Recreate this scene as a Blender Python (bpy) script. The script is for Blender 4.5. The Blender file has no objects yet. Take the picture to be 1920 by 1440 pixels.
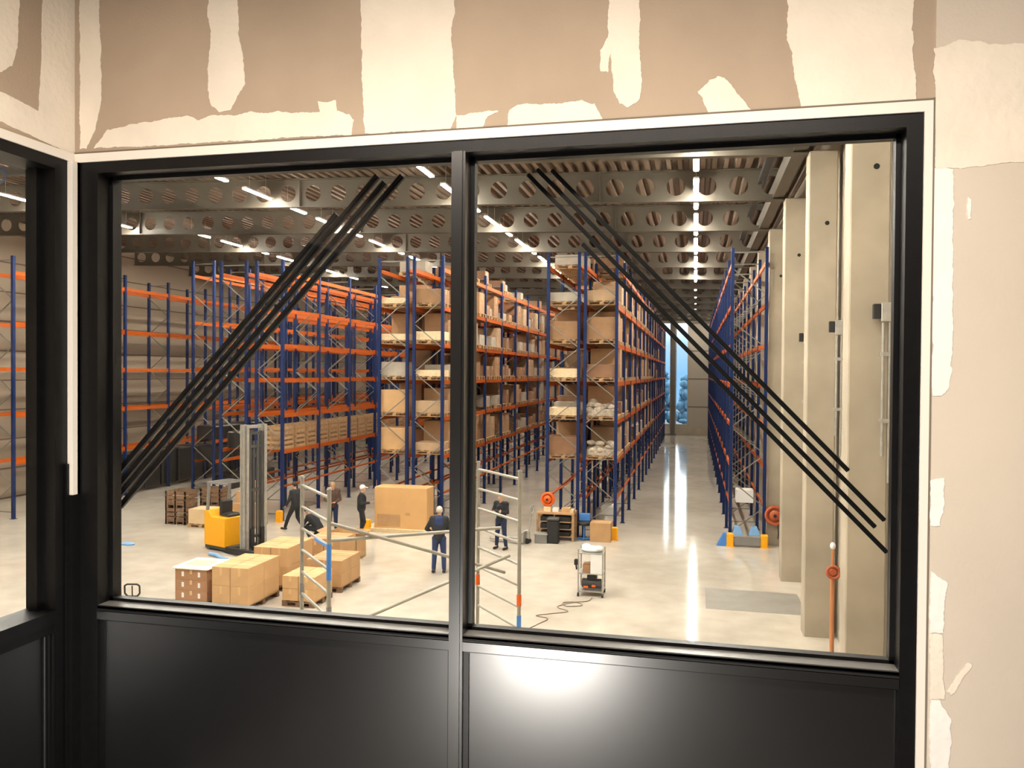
import bpy, math, random
from mathutils import Vector, Matrix, Euler
R = math.radians
PI = math.pi
SC = bpy.context.scene
COL = SC.collection
random.seed(7)

# ------------------------------------------------------------------ camera
F_PX, W_PX = 1500.0, 1920.0
yaw = math.atan(343 / F_PX); pitch = R(0.8); roll = R(0.41)
fw = Vector((-math.sin(yaw) * math.cos(pitch), math.cos(yaw) * math.cos(pitch), -math.sin(pitch)))
r0 = Vector((math.cos(yaw), math.sin(yaw), 0)); u0 = r0.cross(fw)
rv = r0 * math.cos(roll) + u0 * math.sin(roll); uv = u0 * math.cos(roll) - r0 * math.sin(roll)
cam = bpy.data.cameras.new('camera'); co = bpy.data.objects.new('camera', cam); COL.objects.link(co)
M = Matrix((rv, uv, -fw)).transposed().to_4x4(); M.translation = Vector((0, 0, 5.5))
co.matrix_world = M
cam.sensor_width = 36; cam.lens = 36 * F_PX / W_PX; cam.clip_start = 0.05; cam.clip_end = 500
SC.camera = co
# ------------------------------------------------------------------ view, world
vs = SC.view_settings
vs.view_transform = 'Standard'; vs.look = 'None'; vs.gamma = 1; vs.use_curve_mapping = False
vs.exposure = 0.0
world = bpy.data.worlds.new('world'); SC.world = world; world.use_nodes = True
wn = world.node_tree; wn.nodes.clear()
wo = wn.nodes.new('ShaderNodeOutputWorld'); wb = wn.nodes.new('ShaderNodeBackground')
wtc = wn.nodes.new('ShaderNodeTexCoord'); wsep = wn.nodes.new('ShaderNodeSeparateXYZ'); wr = wn.nodes.new('ShaderNodeValToRGB')
wr.color_ramp.elements[0].position = 0.0; wr.color_ramp.elements[0].color = (.09, .19, .34, 1)
wr.color_ramp.elements[1].position = 0.12; wr.color_ramp.elements[1].color = (.85, .93, 1, 1)
e = wr.color_ramp.elements.new(.035); e.color = (.16, .24, .36, 1)
wn.links.new(wtc.outputs['Generated'], wsep.inputs[0]); wn.links.new(wsep.outputs['Z'], wr.inputs[0])
wn.links.new(wr.outputs[0], wb.inputs[0]); wn.links.new(wb.outputs[0], wo.inputs[0])
wb.inputs[1].default_value = 4.0
TUBE_POWER = 345.0
# lamps of the unfinished office the camera stands in
def area(name, loc, rot, sx, sy, watt, color, spread=180):
    l = bpy.data.lights.new(name, 'AREA'); l.shape = 'RECTANGLE'; l.size = sx; l.size_y = sy
    l.energy = watt; l.color = color; l.spread = R(spread)
    o = bpy.data.objects.new(name, l); o.location = loc; o.rotation_euler = rot; COL.objects.link(o); return o
area('office_ceiling_light', (-.4, .78, 6.80), (0, 0, 0), 2.2, .35, 112, (1, .865, .735))
area('office_work_lamp', (-.69, .50, 4.13), (R(108), 0, R(4)), .46, .11, 36, (1, .94, .86), 170)

# ------------------------------------------------------------------ materials
def nmat(name):
    m = bpy.data.materials.new(name); m.use_nodes = True
    nt = m.node_tree; b = nt.nodes['Principled BSDF']; return m, nt, b
def mat(name, col, rough=.6, metal=0, noise=0, scale=6, emit=None, es=0, bump=0, bscale=40, spec=.5, col2=None):
    m, nt, b = nmat(name)
    b.inputs['Base Color'].default_value = (*col, 1); b.inputs['Roughness'].default_value = rough
    b.inputs['Metallic'].default_value = metal; b.inputs['Specular IOR Level'].default_value = spec
    tc = nt.nodes.new('ShaderNodeTexCoord')
    if noise:
        n = nt.nodes.new('ShaderNodeTexNoise'); n.inputs['Scale'].default_value = scale; n.inputs['Detail'].default_value = 5
        r = nt.nodes.new('ShaderNodeValToRGB')
        c2 = col2 or tuple(max(0, c * (1 - noise)) for c in col); c1 = tuple(min(1, c * (1 + noise * .5)) for c in col)
        r.color_ramp.elements[0].color = (*c2, 1); r.color_ramp.elements[1].color = (*c1, 1)
        r.color_ramp.elements[0].position = .3; r.color_ramp.elements[1].position = .7
        nt.links.new(tc.outputs['Object'], n.inputs[0]); nt.links.new(n.outputs[0], r.inputs[0])
        nt.links.new(r.outputs[0], b.inputs['Base Color'])
    if bump:
        n = nt.nodes.new('ShaderNodeTexNoise'); n.inputs['Scale'].default_value = bscale
        bp = nt.nodes.new('ShaderNodeBump'); bp.inputs['Strength'].default_value = bump; bp.inputs['Distance'].default_value = .01
        nt.links.new(tc.outputs['Object'], n.inputs[0]); nt.links.new(n.outputs[0], bp.inputs['Height'])
        nt.links.new(bp.outputs[0], b.inputs['Normal'])
    if emit:
        b.inputs['Emission Color'].default_value = (*emit, 1); b.inputs['Emission Strength'].default_value = es
    return m
black_metal = mat('black_powder_coat', (.0035, .0035, .004), .42, 0, .3, 30, spec=.28, bump=.05, bscale=300)
black_panel = mat('black_lacquered_panel', (.005, .005, .0055), .31, 0, .25, 5, spec=.6)
black_panel.node_tree.nodes['Principled BSDF'].inputs['Coat Weight'].default_value = .4
black_panel.node_tree.nodes['Principled BSDF'].inputs['Coat Roughness'].default_value = .27
black_bar = mat('black_bar', (.0025, .0025, .003), .5, spec=.2)
sill_grey = mat('satin_grey_sill', (.11, .105, .10), .35)
gasket = mat('rubber_gasket', (.003, .003, .003), .7)
board = mat('plasterboard', (.46, .362, .268), .9, 0, .13, 2.2, bump=.1, bscale=120)
board_grey = mat('grey_plasterboard', (.66, .585, .49), .9, 0, .06, 2.5, bump=.1, bscale=120)
joint = mat('joint_compound', (.86, .78, .66), .75, 0, .06, 7, bump=.25, bscale=45)
joint_white = mat('white_filler', (.92, .90, .85), .7, 0, .05, 9, bump=.25, bscale=45)
trim_white = mat('white_trim', (.85, .80, .72), .5)
seam_dark = mat('seam_shadow_gap', (.20, .165, .125), .9)
office_floor_m = mat('office_screed', (.14, .13, .12), .8, 0, .2, 3)  # screed colour kept dark to cut bounce onto the black panel
blue_steel = mat('blue_powder_coat', (.006, .019, .085), .6, 0, .15, 3, spec=.2)
orange_steel = mat('orange_powder_coat', (.42, .080, .004), .6, 0, .12, 2, spec=.2)
zinc = mat('galvanised_steel', (.48, .47, .44), .42, .65, .15, 8)
beam_paint = mat('grey_beige_beam_paint', (.095, .080, .059), .6, 0, .12, 1.2)
deck_m = mat('steel_roof_deck', (.15, .105, .072), .7, 0, .1, 1)
concrete = mat('precast_concrete', (.41, .35, .27), .85, 0, .2, .9, bump=.1, bscale=20)
yellow = mat('yellow_plastic', (.92, .42, .002), .5)
orange_p = mat('orange_plastic', (.75, .12, .01), .5)
rust_red = mat('red_brown_paint', (.42, .09, .03), .55)
wood = mat('pallet_wood', (.42, .26, .13), .8, 0, .3, 12)
wood_light = mat('light_timber', (.75, .58, .36), .7, 0, .15, 10)
wood_dark = mat('dark_timber', (.20, .115, .065), .8, 0, .3, 10)
black_pl = mat('black_plastic', (.012, .012, .013), .5)
blackwrap = mat('black_film', (.014, .013, .014), .3, 0, .3, 6, bump=.6, bscale=15)
white_pl = mat('white_plastic', (.82, .82, .80), .5)
blue_pl = mat('blue_plastic', (.06, .22, .60), .45)
lightblue = mat('light_blue_film', (.22, .45, .80), .35)
navy = mat('navy_paint', (.02, .03, .09), .6)
grey_mid = mat('mid_grey_paint', (.22, .21, .20), .5, 0, .1, 4)
grey_dark = mat('dark_grey_paint', (.05, .05, .05), .5, 0, .2, 4)
tape = mat('parcel_tape', (.62, .40, .19), .3)
kraft = [mat('kraft_card_a', (.56, .345, .165), .85, 0, .10, 3), mat('kraft_card_b', (.47, .275, .13), .85, 0, .12, 3),
         mat('kraft_card_c', (.38, .20, .10), .85, 0, .12, 3), mat('kraft_card_d', (.64, .47, .28), .85, 0, .10, 3),
         mat('white_wrapped_card', (.52, .44, .34), .6, 0, .25, 9)]
rack_card = [mat('shelf_card_%s' % n_, c_, .85, 0, .15, 3) for n_, c_ in (('a', (.40, .235, .12)), ('b', (.33, .185, .095)), ('c', (.25, .13, .07)), ('d', (.44, .30, .18)), ('e', (.38, .33, .27)))]
kraft_pale = mat('pale_kraft_lid', (.80, .60, .33), .8, 0, .05, 3)  # paler kraft tone for the flat piece on the white sheet

def floor_material():
    m, nt, b = nmat('polished_concrete_floor'); N, L = nt.nodes, nt.links
    tc = N.new('ShaderNodeTexCoord')
    n1 = N.new('ShaderNodeTexNoise'); n1.inputs['Scale'].default_value = .25; n1.inputs['Detail'].default_value = 6
    n2 = N.new('ShaderNodeTexNoise'); n2.inputs['Scale'].default_value = 1.8; n2.inputs['Detail'].default_value = 8
    mx = N.new('ShaderNodeMath'); mx.operation = 'MULTIPLY_ADD'; mx.inputs[1].default_value = .45
    r = N.new('ShaderNodeValToRGB'); r.color_ramp.elements[0].position = .55; r.color_ramp.elements[1].position = .85
    r.color_ramp.elements[0].color = (.45, .40, .335, 1); r.color_ramp.elements[1].color = (.58, .52, .44, 1)
    L.new(tc.outputs['Object'], n1.inputs[0]); L.new(tc.outputs['Object'], n2.inputs[0])
    L.new(n2.outputs[0], mx.inputs[0]); L.new(n1.outputs[0], mx.inputs[2]); L.new(mx.outputs[0], r.inputs[0])
    L.new(r.outputs[0], b.inputs['Base Color'])
    r2 = N.new('ShaderNodeMapRange'); r2.inputs[3].default_value = .06; r2.inputs[4].default_value = .11
    L.new(n2.outputs[0], r2.inputs[0]); L.new(r2.outputs[0], b.inputs['Roughness'])
    b.inputs['Specular IOR Level'].default_value = .26
    return m
floor_m = floor_material()
def glass_material(fac=.016):
    m = bpy.data.materials.new('window_glass'); m.use_nodes = True; nt = m.node_tree; nt.nodes.clear()
    o = nt.nodes.new('ShaderNodeOutputMaterial'); mx = nt.nodes.new('ShaderNodeMixShader')
    t = nt.nodes.new('ShaderNodeBsdfTransparent'); g = nt.nodes.new('ShaderNodeBsdfGlossy')
    t.inputs[0].default_value = (.96, .97, .96, 1); g.inputs['Roughness'].default_value = .02
    mx.inputs[0].default_value = fac
    nt.links.new(t.outputs[0], mx.inputs[1]); nt.links.new(g.outputs[0], mx.inputs[2]); nt.links.new(mx.outputs[0], o.inputs[0])
    return m
glass_m = glass_material()
def panel_wall(name, c1, c2, h):                       # horizontal sandwich panels with dark joints
    m, nt, b = nmat(name); N, L = nt.nodes, nt.links
    tc = N.new('ShaderNodeTexCoord'); s = N.new('ShaderNodeSeparateXYZ'); L.new(tc.outputs['Object'], s.inputs[0])
    d = N.new('ShaderNodeMath'); d.operation = 'DIVIDE'; d.inputs[1].default_value = h; L.new(s.outputs[2], d.inputs[0])
    f = N.new('ShaderNodeMath'); f.operation = 'FRACT'; L.new(d.outputs[0], f.inputs[0])
    g = N.new('ShaderNodeMath'); g.operation = 'LESS_THAN'; g.inputs[1].default_value = .05; L.new(f.outputs[0], g.inputs[0])
    x = N.new('ShaderNodeMixRGB'); x.inputs[1].default_value = (*c1, 1); x.inputs[2].default_value = (*c2, 1)
    L.new(g.outputs[0], x.inputs[0]); L.new(x.outputs[0], b.inputs['Base Color']); b.inputs['Roughness'].default_value = .7
    return m
far_panel = panel_wall('grey_wall_panels', (.40, .35, .29), (.17, .14, .11), 2.5)
left_panel = panel_wall('beige_wall_panels', (.33, .255, .185), (.13, .08, .055), 1.25)
tube_m = mat('lit_light_tube', (1, 1, 1), .5, emit=(1, .93, .82), es=TUBE_POWER)

# ------------------------------------------------------------------ mesh helpers
class MB:
    def __init__(s): s.v = []; s.f = []; s.mi = []; s.sm = []
    def add(s, vs, fs, mi=0, smooth=False):
        n = len(s.v); s.v += [tuple(v) for v in vs]
        for f in fs: s.f.append(tuple(i + n for i in f)); s.mi.append(mi); s.sm.append(smooth)
        return s
    def box(s, x0, x1, y0, y1, z0, z1, mi=0, mat4=None):
        v = [Vector((x, y, z)) for z in (z0, z1) for y in (y0, y1) for x in (x0, x1)]
        if mat4: v = [mat4 @ p for p in v]
        return s.add(v, [(0, 2, 3, 1), (4, 5, 7, 6), (0, 1, 5, 4), (2, 6, 7, 3), (0, 4, 6, 2), (1, 3, 7, 5)], mi)
    def bbox(s, x0, x1, y0, y1, z0, z1, b=.01, mi=0):     # box with chamfered vertical edges and top rim
        pts = [(x0 + b, y0), (x1 - b, y0), (x1, y0 + b), (x1, y1 - b), (x1 - b, y1), (x0 + b, y1), (x0, y1 - b), (x0, y0 + b)]
        cx, cy = (x0 + x1) / 2, (y0 + y1) / 2
        ins = [(cx + (x - cx) * (1 - 2 * b / max(x1 - x0, 1e-3)), cy + (y - cy) * (1 - 2 * b / max(y1 - y0, 1e-3))) for x, y in pts]
        v = [(x, y, z0) for x, y in pts] + [(x, y, z1 - b) for x, y in pts] + [(x, y, z1) for x, y in ins]
        f = [tuple(reversed(range(8))), tuple(range(16, 24))]
        for k in (0, 8):
            for i in range(8): j = (i + 1) % 8; f.append((k + i, k + j, k + 8 + j, k + 8 + i))
        return s.add(v, f, mi)
    def tube(s, a, b, r, r2=None, n=10, mi=0, cap=True):
        a, b = Vector(a), Vector(b); r2 = r if r2 is None else r2
        q = (b - a).to_track_quat('Z', 'Y')
        v = [a + q @ Vector((math.cos(2 * PI * i / n) * r, math.sin(2 * PI * i / n) * r, 0)) for i in range(n)]
        v += [b + q @ Vector((math.cos(2 * PI * i / n) * r2, math.sin(2 * PI * i / n) * r2, 0)) for i in range(n)]
        s.add(v, [(i, (i + 1) % n, n + (i + 1) % n, n + i) for i in range(n)], mi, True)
        if cap: s.add(v, [tuple(reversed(range(n))), tuple(range(n, 2 * n))], mi)
        return s
    def bar(s, a, b, w, h, mi=0, up=(0, 0, 1)):            # rectangular bar from a to b
        a, b = Vector(a), Vector(b); d = (b - a).normalized(); sx = d.cross(Vector(up))
        if sx.length < 1e-4: sx = Vector((1, 0, 0))
        sx.normalize(); sz = sx.cross(d)
        v = [p + sx * (i * w / 2) + sz * (j * h / 2) for p in (a, b) for i, j in ((-1, -1), (1, -1), (1, 1), (-1, 1))]
        return s.add(v, [(0, 1, 2, 3), (7, 6, 5, 4), (0, 4, 5, 1), (1, 5, 6, 2), (2, 6, 7, 3), (3, 7, 4, 0)], mi)
    def path(s, pts, r, n=8, mi=0):
        for p, q in zip(pts, pts[1:]): s.tube(p, q, r, n=n, mi=mi)
        return s
    def lathe(s, prof, n=20, mi=0, M4=None):
        v = [Vector((r * math.cos(2 * PI * i / n), r * math.sin(2 * PI * i / n), z)) for r, z in prof for i in range(n)]
        if M4: v = [M4 @ p for p in v]
        f = []
        for k in range(len(prof) - 1):
            for i in range(n): j = (i + 1) % n; f.append((k * n + i, k * n + j, k * n + n + j, k * n + n + i))
        return s.add(v, f, mi, True)
    def torus(s, c, Rr, r, M4=None, n=28, m=8, mi=0):
        v = []
        for i in range(n):
            a = 2 * PI * i / n
            for j in range(m):
                b = 2 * PI * j / m
                p = Vector(((Rr + r * math.cos(b)) * math.cos(a), (Rr + r * math.cos(b)) * math.sin(a), r * math.sin(b)))
                v.append((M4 @ p if M4 else p) + Vector(c))
        return s.add(v, [(i * m + j, ((i + 1) % n) * m + j, ((i + 1) % n) * m + (j + 1) % m, i * m + (j + 1) % m) for i in range(n) for j in range(m)], mi, True)
    def prism(s, poly, y0, y1, mi=0):                      # polygon in XZ extruded along Y
        n = len(poly); v = [(x, y0, z) for x, z in poly] + [(x, y1, z) for x, z in poly]
        return s.add(v, [tuple(range(n)), tuple(reversed(range(n, 2 * n)))] + [(i, n + i, n + (i + 1) % n, (i + 1) % n) for i in range(n)], mi)
    def sphere(s, c, rx, ry, rz, n=16, m=10, mi=0):
        c = Vector(c); v = []
        for k in range(m + 1):
            t = PI * k / m
            for i in range(n):
                a = 2 * PI * i / n
                v.append(c + Vector((rx * math.sin(t) * math.cos(a), ry * math.sin(t) * math.sin(a), rz * math.cos(t))))
        f = [(k * n + i, k * n + n + i, k * n + n + (i + 1) % n, k * n + (i + 1) % n) for k in range(m) for i in range(n)]
        return s.add(v, f, mi, True)
    def mesh(s, name, mats):
        me = bpy.data.meshes.new(name); me.from_pydata(s.v, [], s.f)
        for m in (mats if isinstance(mats, (list, tuple)) else [mats]): me.materials.append(m)
        me.polygons.foreach_set('material_index', s.mi); me.polygons.foreach_set('use_smooth', s.sm)
        me.update(); return me
def link(name, me, parent=None, loc=None, rz=0):
    o = bpy.data.objects.new(name, me); COL.objects.link(o)
    if parent: o.parent = parent
    if loc: o.location = loc
    if rz: o.rotation_euler = (0, 0, rz)
    return o
def obj(name, mb, mats, parent=None, loc=None, rz=0): return link(name, mb.mesh(name, mats), parent, loc, rz)
def tag(o, label=None, cat=None, group=None, kind=None):
    if label: o['label'] = label
    if cat: o['category'] = cat
    if group: o['group'] = group
    if kind: o['kind'] = kind
    return o
def thing(name, label, cat, loc=(0, 0, 0), rz=0, group=None):
    return tag(link(name, None, None, loc, rz), label, cat, group)
def struct(name, mb, m, parent=None):
    o = obj(name, mb, m, parent)
    if parent is None: o['kind'] = 'structure'
    return o
def copy_tree(o, parent=None):
    c = o.copy(); COL.objects.link(c)
    if parent: c.parent = parent
    for ch in list(o.children): copy_tree(ch, c)
    return c

# ------------------------------------------------------------------ hall shell
XL, XR, YN, YF = -28.5, 2.95, -6.0, 73.3
def roofz(x): return 11.08 - .026 * x                     # underside of deck
struct('floor', MB().box(XL - .3, XR + .3, YN, YF + .3, -.2, 0), floor_m)

mb = MB(); p = .30; x = XL - .2                             # trapezoidal roof sheet
prof = []
while x < XR + .2:
    for dx, dz in ((0, 0), (.11, 0), (.15, .15), (.26, .15)): prof.append((x + dx, roofz(x) + dz))
    x += p
n = len(prof)
vv = [(x, y, z) for y in (YN, YF + .3) for x, z in prof] + [(x, y, z + .02) for y in (YN, YF + .3) for x, z in prof]
ff = [(i, i + 1, n + i + 1, n + i) for i in range(n - 1)] + [(3 * n + i, 3 * n + i + 1, 2 * n + i + 1, 2 * n + i) for i in range(n - 1)]
mb.add(vv, ff); struct('ceiling', mb, deck_m)
struct('wall_right', MB().box(XR, XR + .25, YN, YF, 0, 11.6), concrete)
struct('wall_left', MB().box(XL - .25, XL, YN, YF, 0, 12.2), left_panel)
struct('wall_near', MB().box(XL, XR, YN - .25, YN, 0, 12.2), concrete)
# far wall with two tall window strips
mb = MB(); wins = [(-2.99, -2.15), (-1.68, -.61)]; z0w, z1w = .95, 10.1
mb.box(XL, -2.99, YF, YF + .3, 0, 12); mb.box(-2.15, -1.68, YF, YF + .3, 0, 12); mb.box(-.61, XR, YF, YF + .3, 0, 12)
for a, b in wins: mb.box(a, b, YF, YF + .3, 0, z0w); mb.box(a, b, YF, YF + .3, z1w, 12)
struct('wall_far', mb, far_panel)
for k, (a, b) in enumerate(wins):
    w = MB(); w.box(a, a + .05, YF - .03, YF + .1, z0w, z1w); w.box(b - .05, b, YF - .03, YF + .1, z0w, z1w)
    for z in (z0w, z1w - .06): w.box(a, b, YF - .03, YF + .1, z, z + .06)
    wo_ = struct('window_%d' % (k + 3), w, zinc)
    obj('window_pane', MB().box(a + .05, b - .05, YF + .03, YF + .045, z0w + .06, z1w - .06), glass_m, wo_)
struct('trim_1', MB().box(-2.1, -1.73, YF - .3, YF, 0, 10.6), beam_paint)          # post between the far windows
struct('trim_2', MB().box(-1.6, XR, YF - .12, YF, 0, .75), concrete)               # plinth of the far wall
# trees outside, seen through the far windows
def blob_tree(x, y, h, w, label, seed):
    rnd = random.Random(seed)
    t = thing('tree', label, 'tree', (x, y, -.2))
    obj('trunk', MB().tube((0, 0, 0), (0, 0, h * .7), .22, .1, 8), wood_dark, t)
    m = MB()
    for i in range(60):
        zz = h * (.12 + .85 * rnd.random()); rr = w * (1 - zz / h * .75)
        a = rnd.random() * 6.28; q = rr * rnd.random()
        m.sphere((math.cos(a) * q, math.sin(a) * q, zz), .42 * rnd.uniform(.4, 1.2), .42 * rnd.uniform(.4, 1.2), .5 * rnd.uniform(.4, 1.2), 9, 6)
    obj('foliage', m, leaf_m, t)
leaf_m = mat('dusk_tinted_leaves', (.09, .20, .30), .9, 0, .6, 2)  # green leaves with the blue dusk light tinted into their colour
blob_tree(-3.4, 84, 6.6, 1.8, 'bluish tree outside the left far window strip', 3)
blob_tree(-.9, 88, 5.4, 1.9, 'bluish tree outside the right far window strip', 5)
struct('ground', MB().box(-40, 40, 73.6, 140, -.4, -.2), mat('outdoor_ground', (.10, .13, .17), .9, 0, .3, .5))

# grey floor plate by the right wall
tag(obj('floor_plate', MB().bbox(.30, 2.55, 19.25, 21.1, 0, .006, .004), mat('grey_steel_plate', (.27, .245, .215), .55, .2, .15, 2)),
    'flat grey rectangular plate lying on the warehouse floor beside the concrete columns', 'floor plate')

# ------------------------------------------------------------------ roof beams with round openings
def make_beam():
    H, pitch_h, rh = .86, .82, .25; x0, x1 = XL, 2.35; m = MB(); nc = int((x1 - x0) / pitch_h); pw = (x1 - x0) / nc
    for k in range(nc):
        cx = x0 + (k + .5) * pw; N = 24
        solid = k % 17 == 3
        ring = []; rect = []
        for i in range(N):
            a = 2 * PI * (i + .5) / N; c, s = math.cos(a), math.sin(a)
            ring.append((cx + rh * c, H / 2 + rh * s)); t = min(pw / 2 / max(abs(c), 1e-6), H / 2 / max(abs(s), 1e-6)); rect.append((cx + t * c, H / 2 + t * s))
        corners = [(cx + pw / 2, H), (cx - pw / 2, H), (cx - pw / 2, 0), (cx + pw / 2, 0)]
        vs_, fs = [], []
        for yy in (-.006, .006):
            for x, z in ring + rect + corners: vs_.append((x, yy, z))
        T = 2 * N + 4
        for side in (0, 1):
            o = side * T
            for i in range(N):
                j = (i + 1) % N; q = (o + i, o + N + i, o + N + j, o + j)
                fs.append(q if side == 0 else q[::-1])
            for ci, ang in enumerate((PI / 4, 3 * PI / 4, 5 * PI / 4, 7 * PI / 4)):
                ang = math.atan2(H / 2, pw / 2) if ci == 0 else PI - math.atan2(H / 2, pw / 2) if ci == 1 else PI + math.atan2(H / 2, pw / 2) if ci == 2 else 2 * PI - math.atan2(H / 2, pw / 2)
                i = int(ang / (2 * PI / N) - .5) % N; j = (i + 1) % N
                q = (o + N + i, o + 2 * N + ci, o + N + j); fs.append(q if side == 0 else q[::-1])
        for i in range(N): j = (i + 1) % N; fs.append((i, j, T + j, T + i))
        m.add(vs_, fs)
    for z in (0, H - .022): m.box(x0, x1, -.11, .11, z, z + .022)
    for k in (9, 20, 31): xx = x0 + k * pw; m.box(xx - .008, xx + .008, -.1, .1, .02, H - .02)
    m.v = [(x, y, z - .026 * x) for x, y, z in m.v]
    return m.mesh('roof_beam', beam_paint)
beam_me = make_beam(); BY = [13.3 + 4.6 * k for k in range(14)]; BY0 = [-.5, 4.1, 8.7]
for k, y in enumerate(BY):
    o = link('roof_beam', beam_me, None, (0, y, 10.20))
    tag(o, 'grey steel roof beam with a row of round holes, number %s of the beams counted from the window' % ['one', 'two', 'three', 'four', 'five', 'six', 'seven'][k] if k < 7 else
        'distant grey steel roof beam with round holes near the far wall', 'beam', 'roof beams' if k < 7 else 'distant roof beams')
for y in BY0: tag(link('roof_beam', beam_me, None, (0, y, 10.20)), 'grey steel roof beam above the office, outside the frame', 'beam', 'roof beams above the office')
tag(obj('eave_beam', MB().box(1.98, 2.26, 8, YF - .1, 10.22, 10.62), beam_paint), 'long grey eave beam running along the tops of the right hand concrete columns', 'beam')
tag(obj('cable_tray', MB().box(1.60, 1.80, 8, YF - .1, 10.62, 10.66).box(1.60, 1.615, 8, YF - .1, 10.6, 10.72).box(1.785, 1.8, 8, YF - .1, 10.6, 10.72).box(1.64, 1.74, 8, YF - .1, 10.66, 10.70), grey_dark),
    'dark cable tray hanging beside the eave beam under the roof', 'cable tray')
# dark painted mark on the beam face seen through the left window
zc = 10.66
mm = MB(); N = 32
for (cx, a0, a1) in ((-18.02, 0, 2 * PI),):
    pts = []
    for i in range(N + 1):
        a = a0 + (a1 - a0) * i / N; pts.append((math.cos(a), math.sin(a)))
    vv = [(cx + c * .17, 0, zc + s_ * .22) for c, s_ in pts] + [(cx + c * .10, 0, zc + s_ * .15) for c, s_ in pts]
    vv += [(x, .004, z) for x, y, z in vv]
    k2 = 2 * (N + 1)
    mm.add(vv, [(i, i + 1, N + 2 + i, N + 1 + i) for i in range(N)] + [(k2 + i, i, i + 1, k2 + i + 1) for i in range(N)])
mm.box(-18.32, -18.25, 0, .004, zc - .2, zc + .2)
tag(obj('painted_mark', mm, navy, None, (0, 17.76, 0)), 'dark painted characters 10 on the nearest roof beam, seen at the left edge', 'marking')

# ------------------------------------------------------------------ concrete columns and wall fittings on the right
col_me = MB().bbox(2.28, 2.85, 0, .5, 0, 10.17, .02).mesh('concrete_column', concrete)
CY = [8.5, 13.05, 17.7, 22.3, 26.9] + [31.5 + 4.6 * k for k in range(9)]
hole_me = MB().tube((2.645, -.004, 8.66), (2.645, .03, 8.66), .045, n=14).mesh('fixing_hole', gasket)
cnames = {1: 'nearest', 2: 'second nearest', 3: 'third nearest', 4: 'fourth nearest'}
for k, y in enumerate(CY):
    c = link('concrete_column', col_me, None, (0, y, 0))
    tag(c, (cnames[k] + ' beige concrete column on the right, with one small dark fixing hole') if k in cnames else
        ('beige concrete column beside the window, outside the frame' if k == 0 else 'far beige concrete column behind the right hand rack'), 'column',
        'concrete columns along the right wall' if k in cnames else ('far concrete columns' if k else None))
    link('fixing_hole', hole_me, c)
def wall_fit(y, z, i):
    lab = ['nearest', 'middle', 'farthest'][i]
    j = thing('junction_box', lab + ' grey switch box with a black cover on the right hand wall', 'switch box', (2.78, y, z))
    obj('housing', MB().bbox(-.08, .09, 0, .1, -.14, .14, .01), zinc, j); obj('cover', MB().bbox(-.19, -.08, .01, .09, -.1, .12, .01), black_pl, j)
    tag(obj('conduit', MB().tube((0, 0, 0), (0, 0, -2.0), .022).tube((.09, 0, 0), (.09, 0, -2.4), .018).box(-.05, .22, -.02, .03, -.5, -.44).box(-.05, .22, -.02, .03, -1.5, -1.44), zinc, None, (2.74, y + .06, z - .16)),
        lab + ' pair of grey conduits running down the wall from its switch box', 'conduit')

for i, y in enumerate((12.86, 16.9, 21.6)): wall_fit(y, 6.45, i)
tag(obj('downpipe', MB().tube((2.72, 15.6, 0), (2.72, 15.6, 10.1), .07, n=14).torus((2.72, 15.6, 3.5), .075, .02).torus((2.72, 15.6, 7), .075, .02), grey_mid), 'tall grey downpipe between the two nearest concrete columns', 'pipe')
t = thing('sprinkler_valve', 'orange-brown riser pipe with a red valve and white top by the right wall', 'valve', (2.50, 15.6, 0))
obj('riser', MB().tube((0, 0, 0), (0, 0, 1.85), .04).tube((0, 0, 1.85), (0, 0, 2.3), .025), mat('orange_brown_pipe', (.50, .20, .08), .5), t)
obj('valve_wheel', MB().torus((0, -.1, 1.9), .11, .025, Matrix.Rotation(PI / 2, 4, 'X')).tube((0, -.1, 1.9), (0, 0, 1.9), .06).sphere((0, 0, 1.9), .09, .09, .11), rust_red, t)
obj('cap', MB().sphere((0, 0, 2.36), .05, .05, .07), white_pl, t)
tag(obj('drain_elbow', MB().path([(2.2, 13.75, .05), (2.34, 13.85, .05), (2.44, 14.0, .1), (2.46, 14.1, .3)], .05, 10), white_pl), 'short white plastic pipe elbow on the floor at the column foot', 'pipe')
def reel(name, label, cat, loc, r, ry=PI / 2, rz=0):
    t = thing(name, label, cat, loc, rz); A = Matrix.Rotation(PI / 2, 4, 'X')
    obj('hose', MB().torus((0, 0, 0), r * .72, r * .2, A).torus((0, .06, 0), r * .75, r * .18, A).torus((0, -.05, 0), r * .8, r * .14, A), rust_red if name == 'hose_reel' else orange_p, t)
    obj('side_disc', MB().lathe([(0, .0), (r * .5, .01), (r * .52, .1), (r * .2, .12), (0, .12)], 24, 0, A), rust_red if name == 'hose_reel' else orange_p, t)
    obj('hub', MB().tube((0, -.17, 0), (0, .1, 0), r * .16), black_pl, t); return t
rr = reel('hose_reel', 'red-brown fire hose reel on the column beside the right hand rack', 'hose reel', (2.52, 26.66, 1.02), .34)
obj('nozzle', MB().path([(.1, 0, -.3), (.12, 0, -.6), (.1, 0, -.75)], .02), grey_dark, rr)

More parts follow.
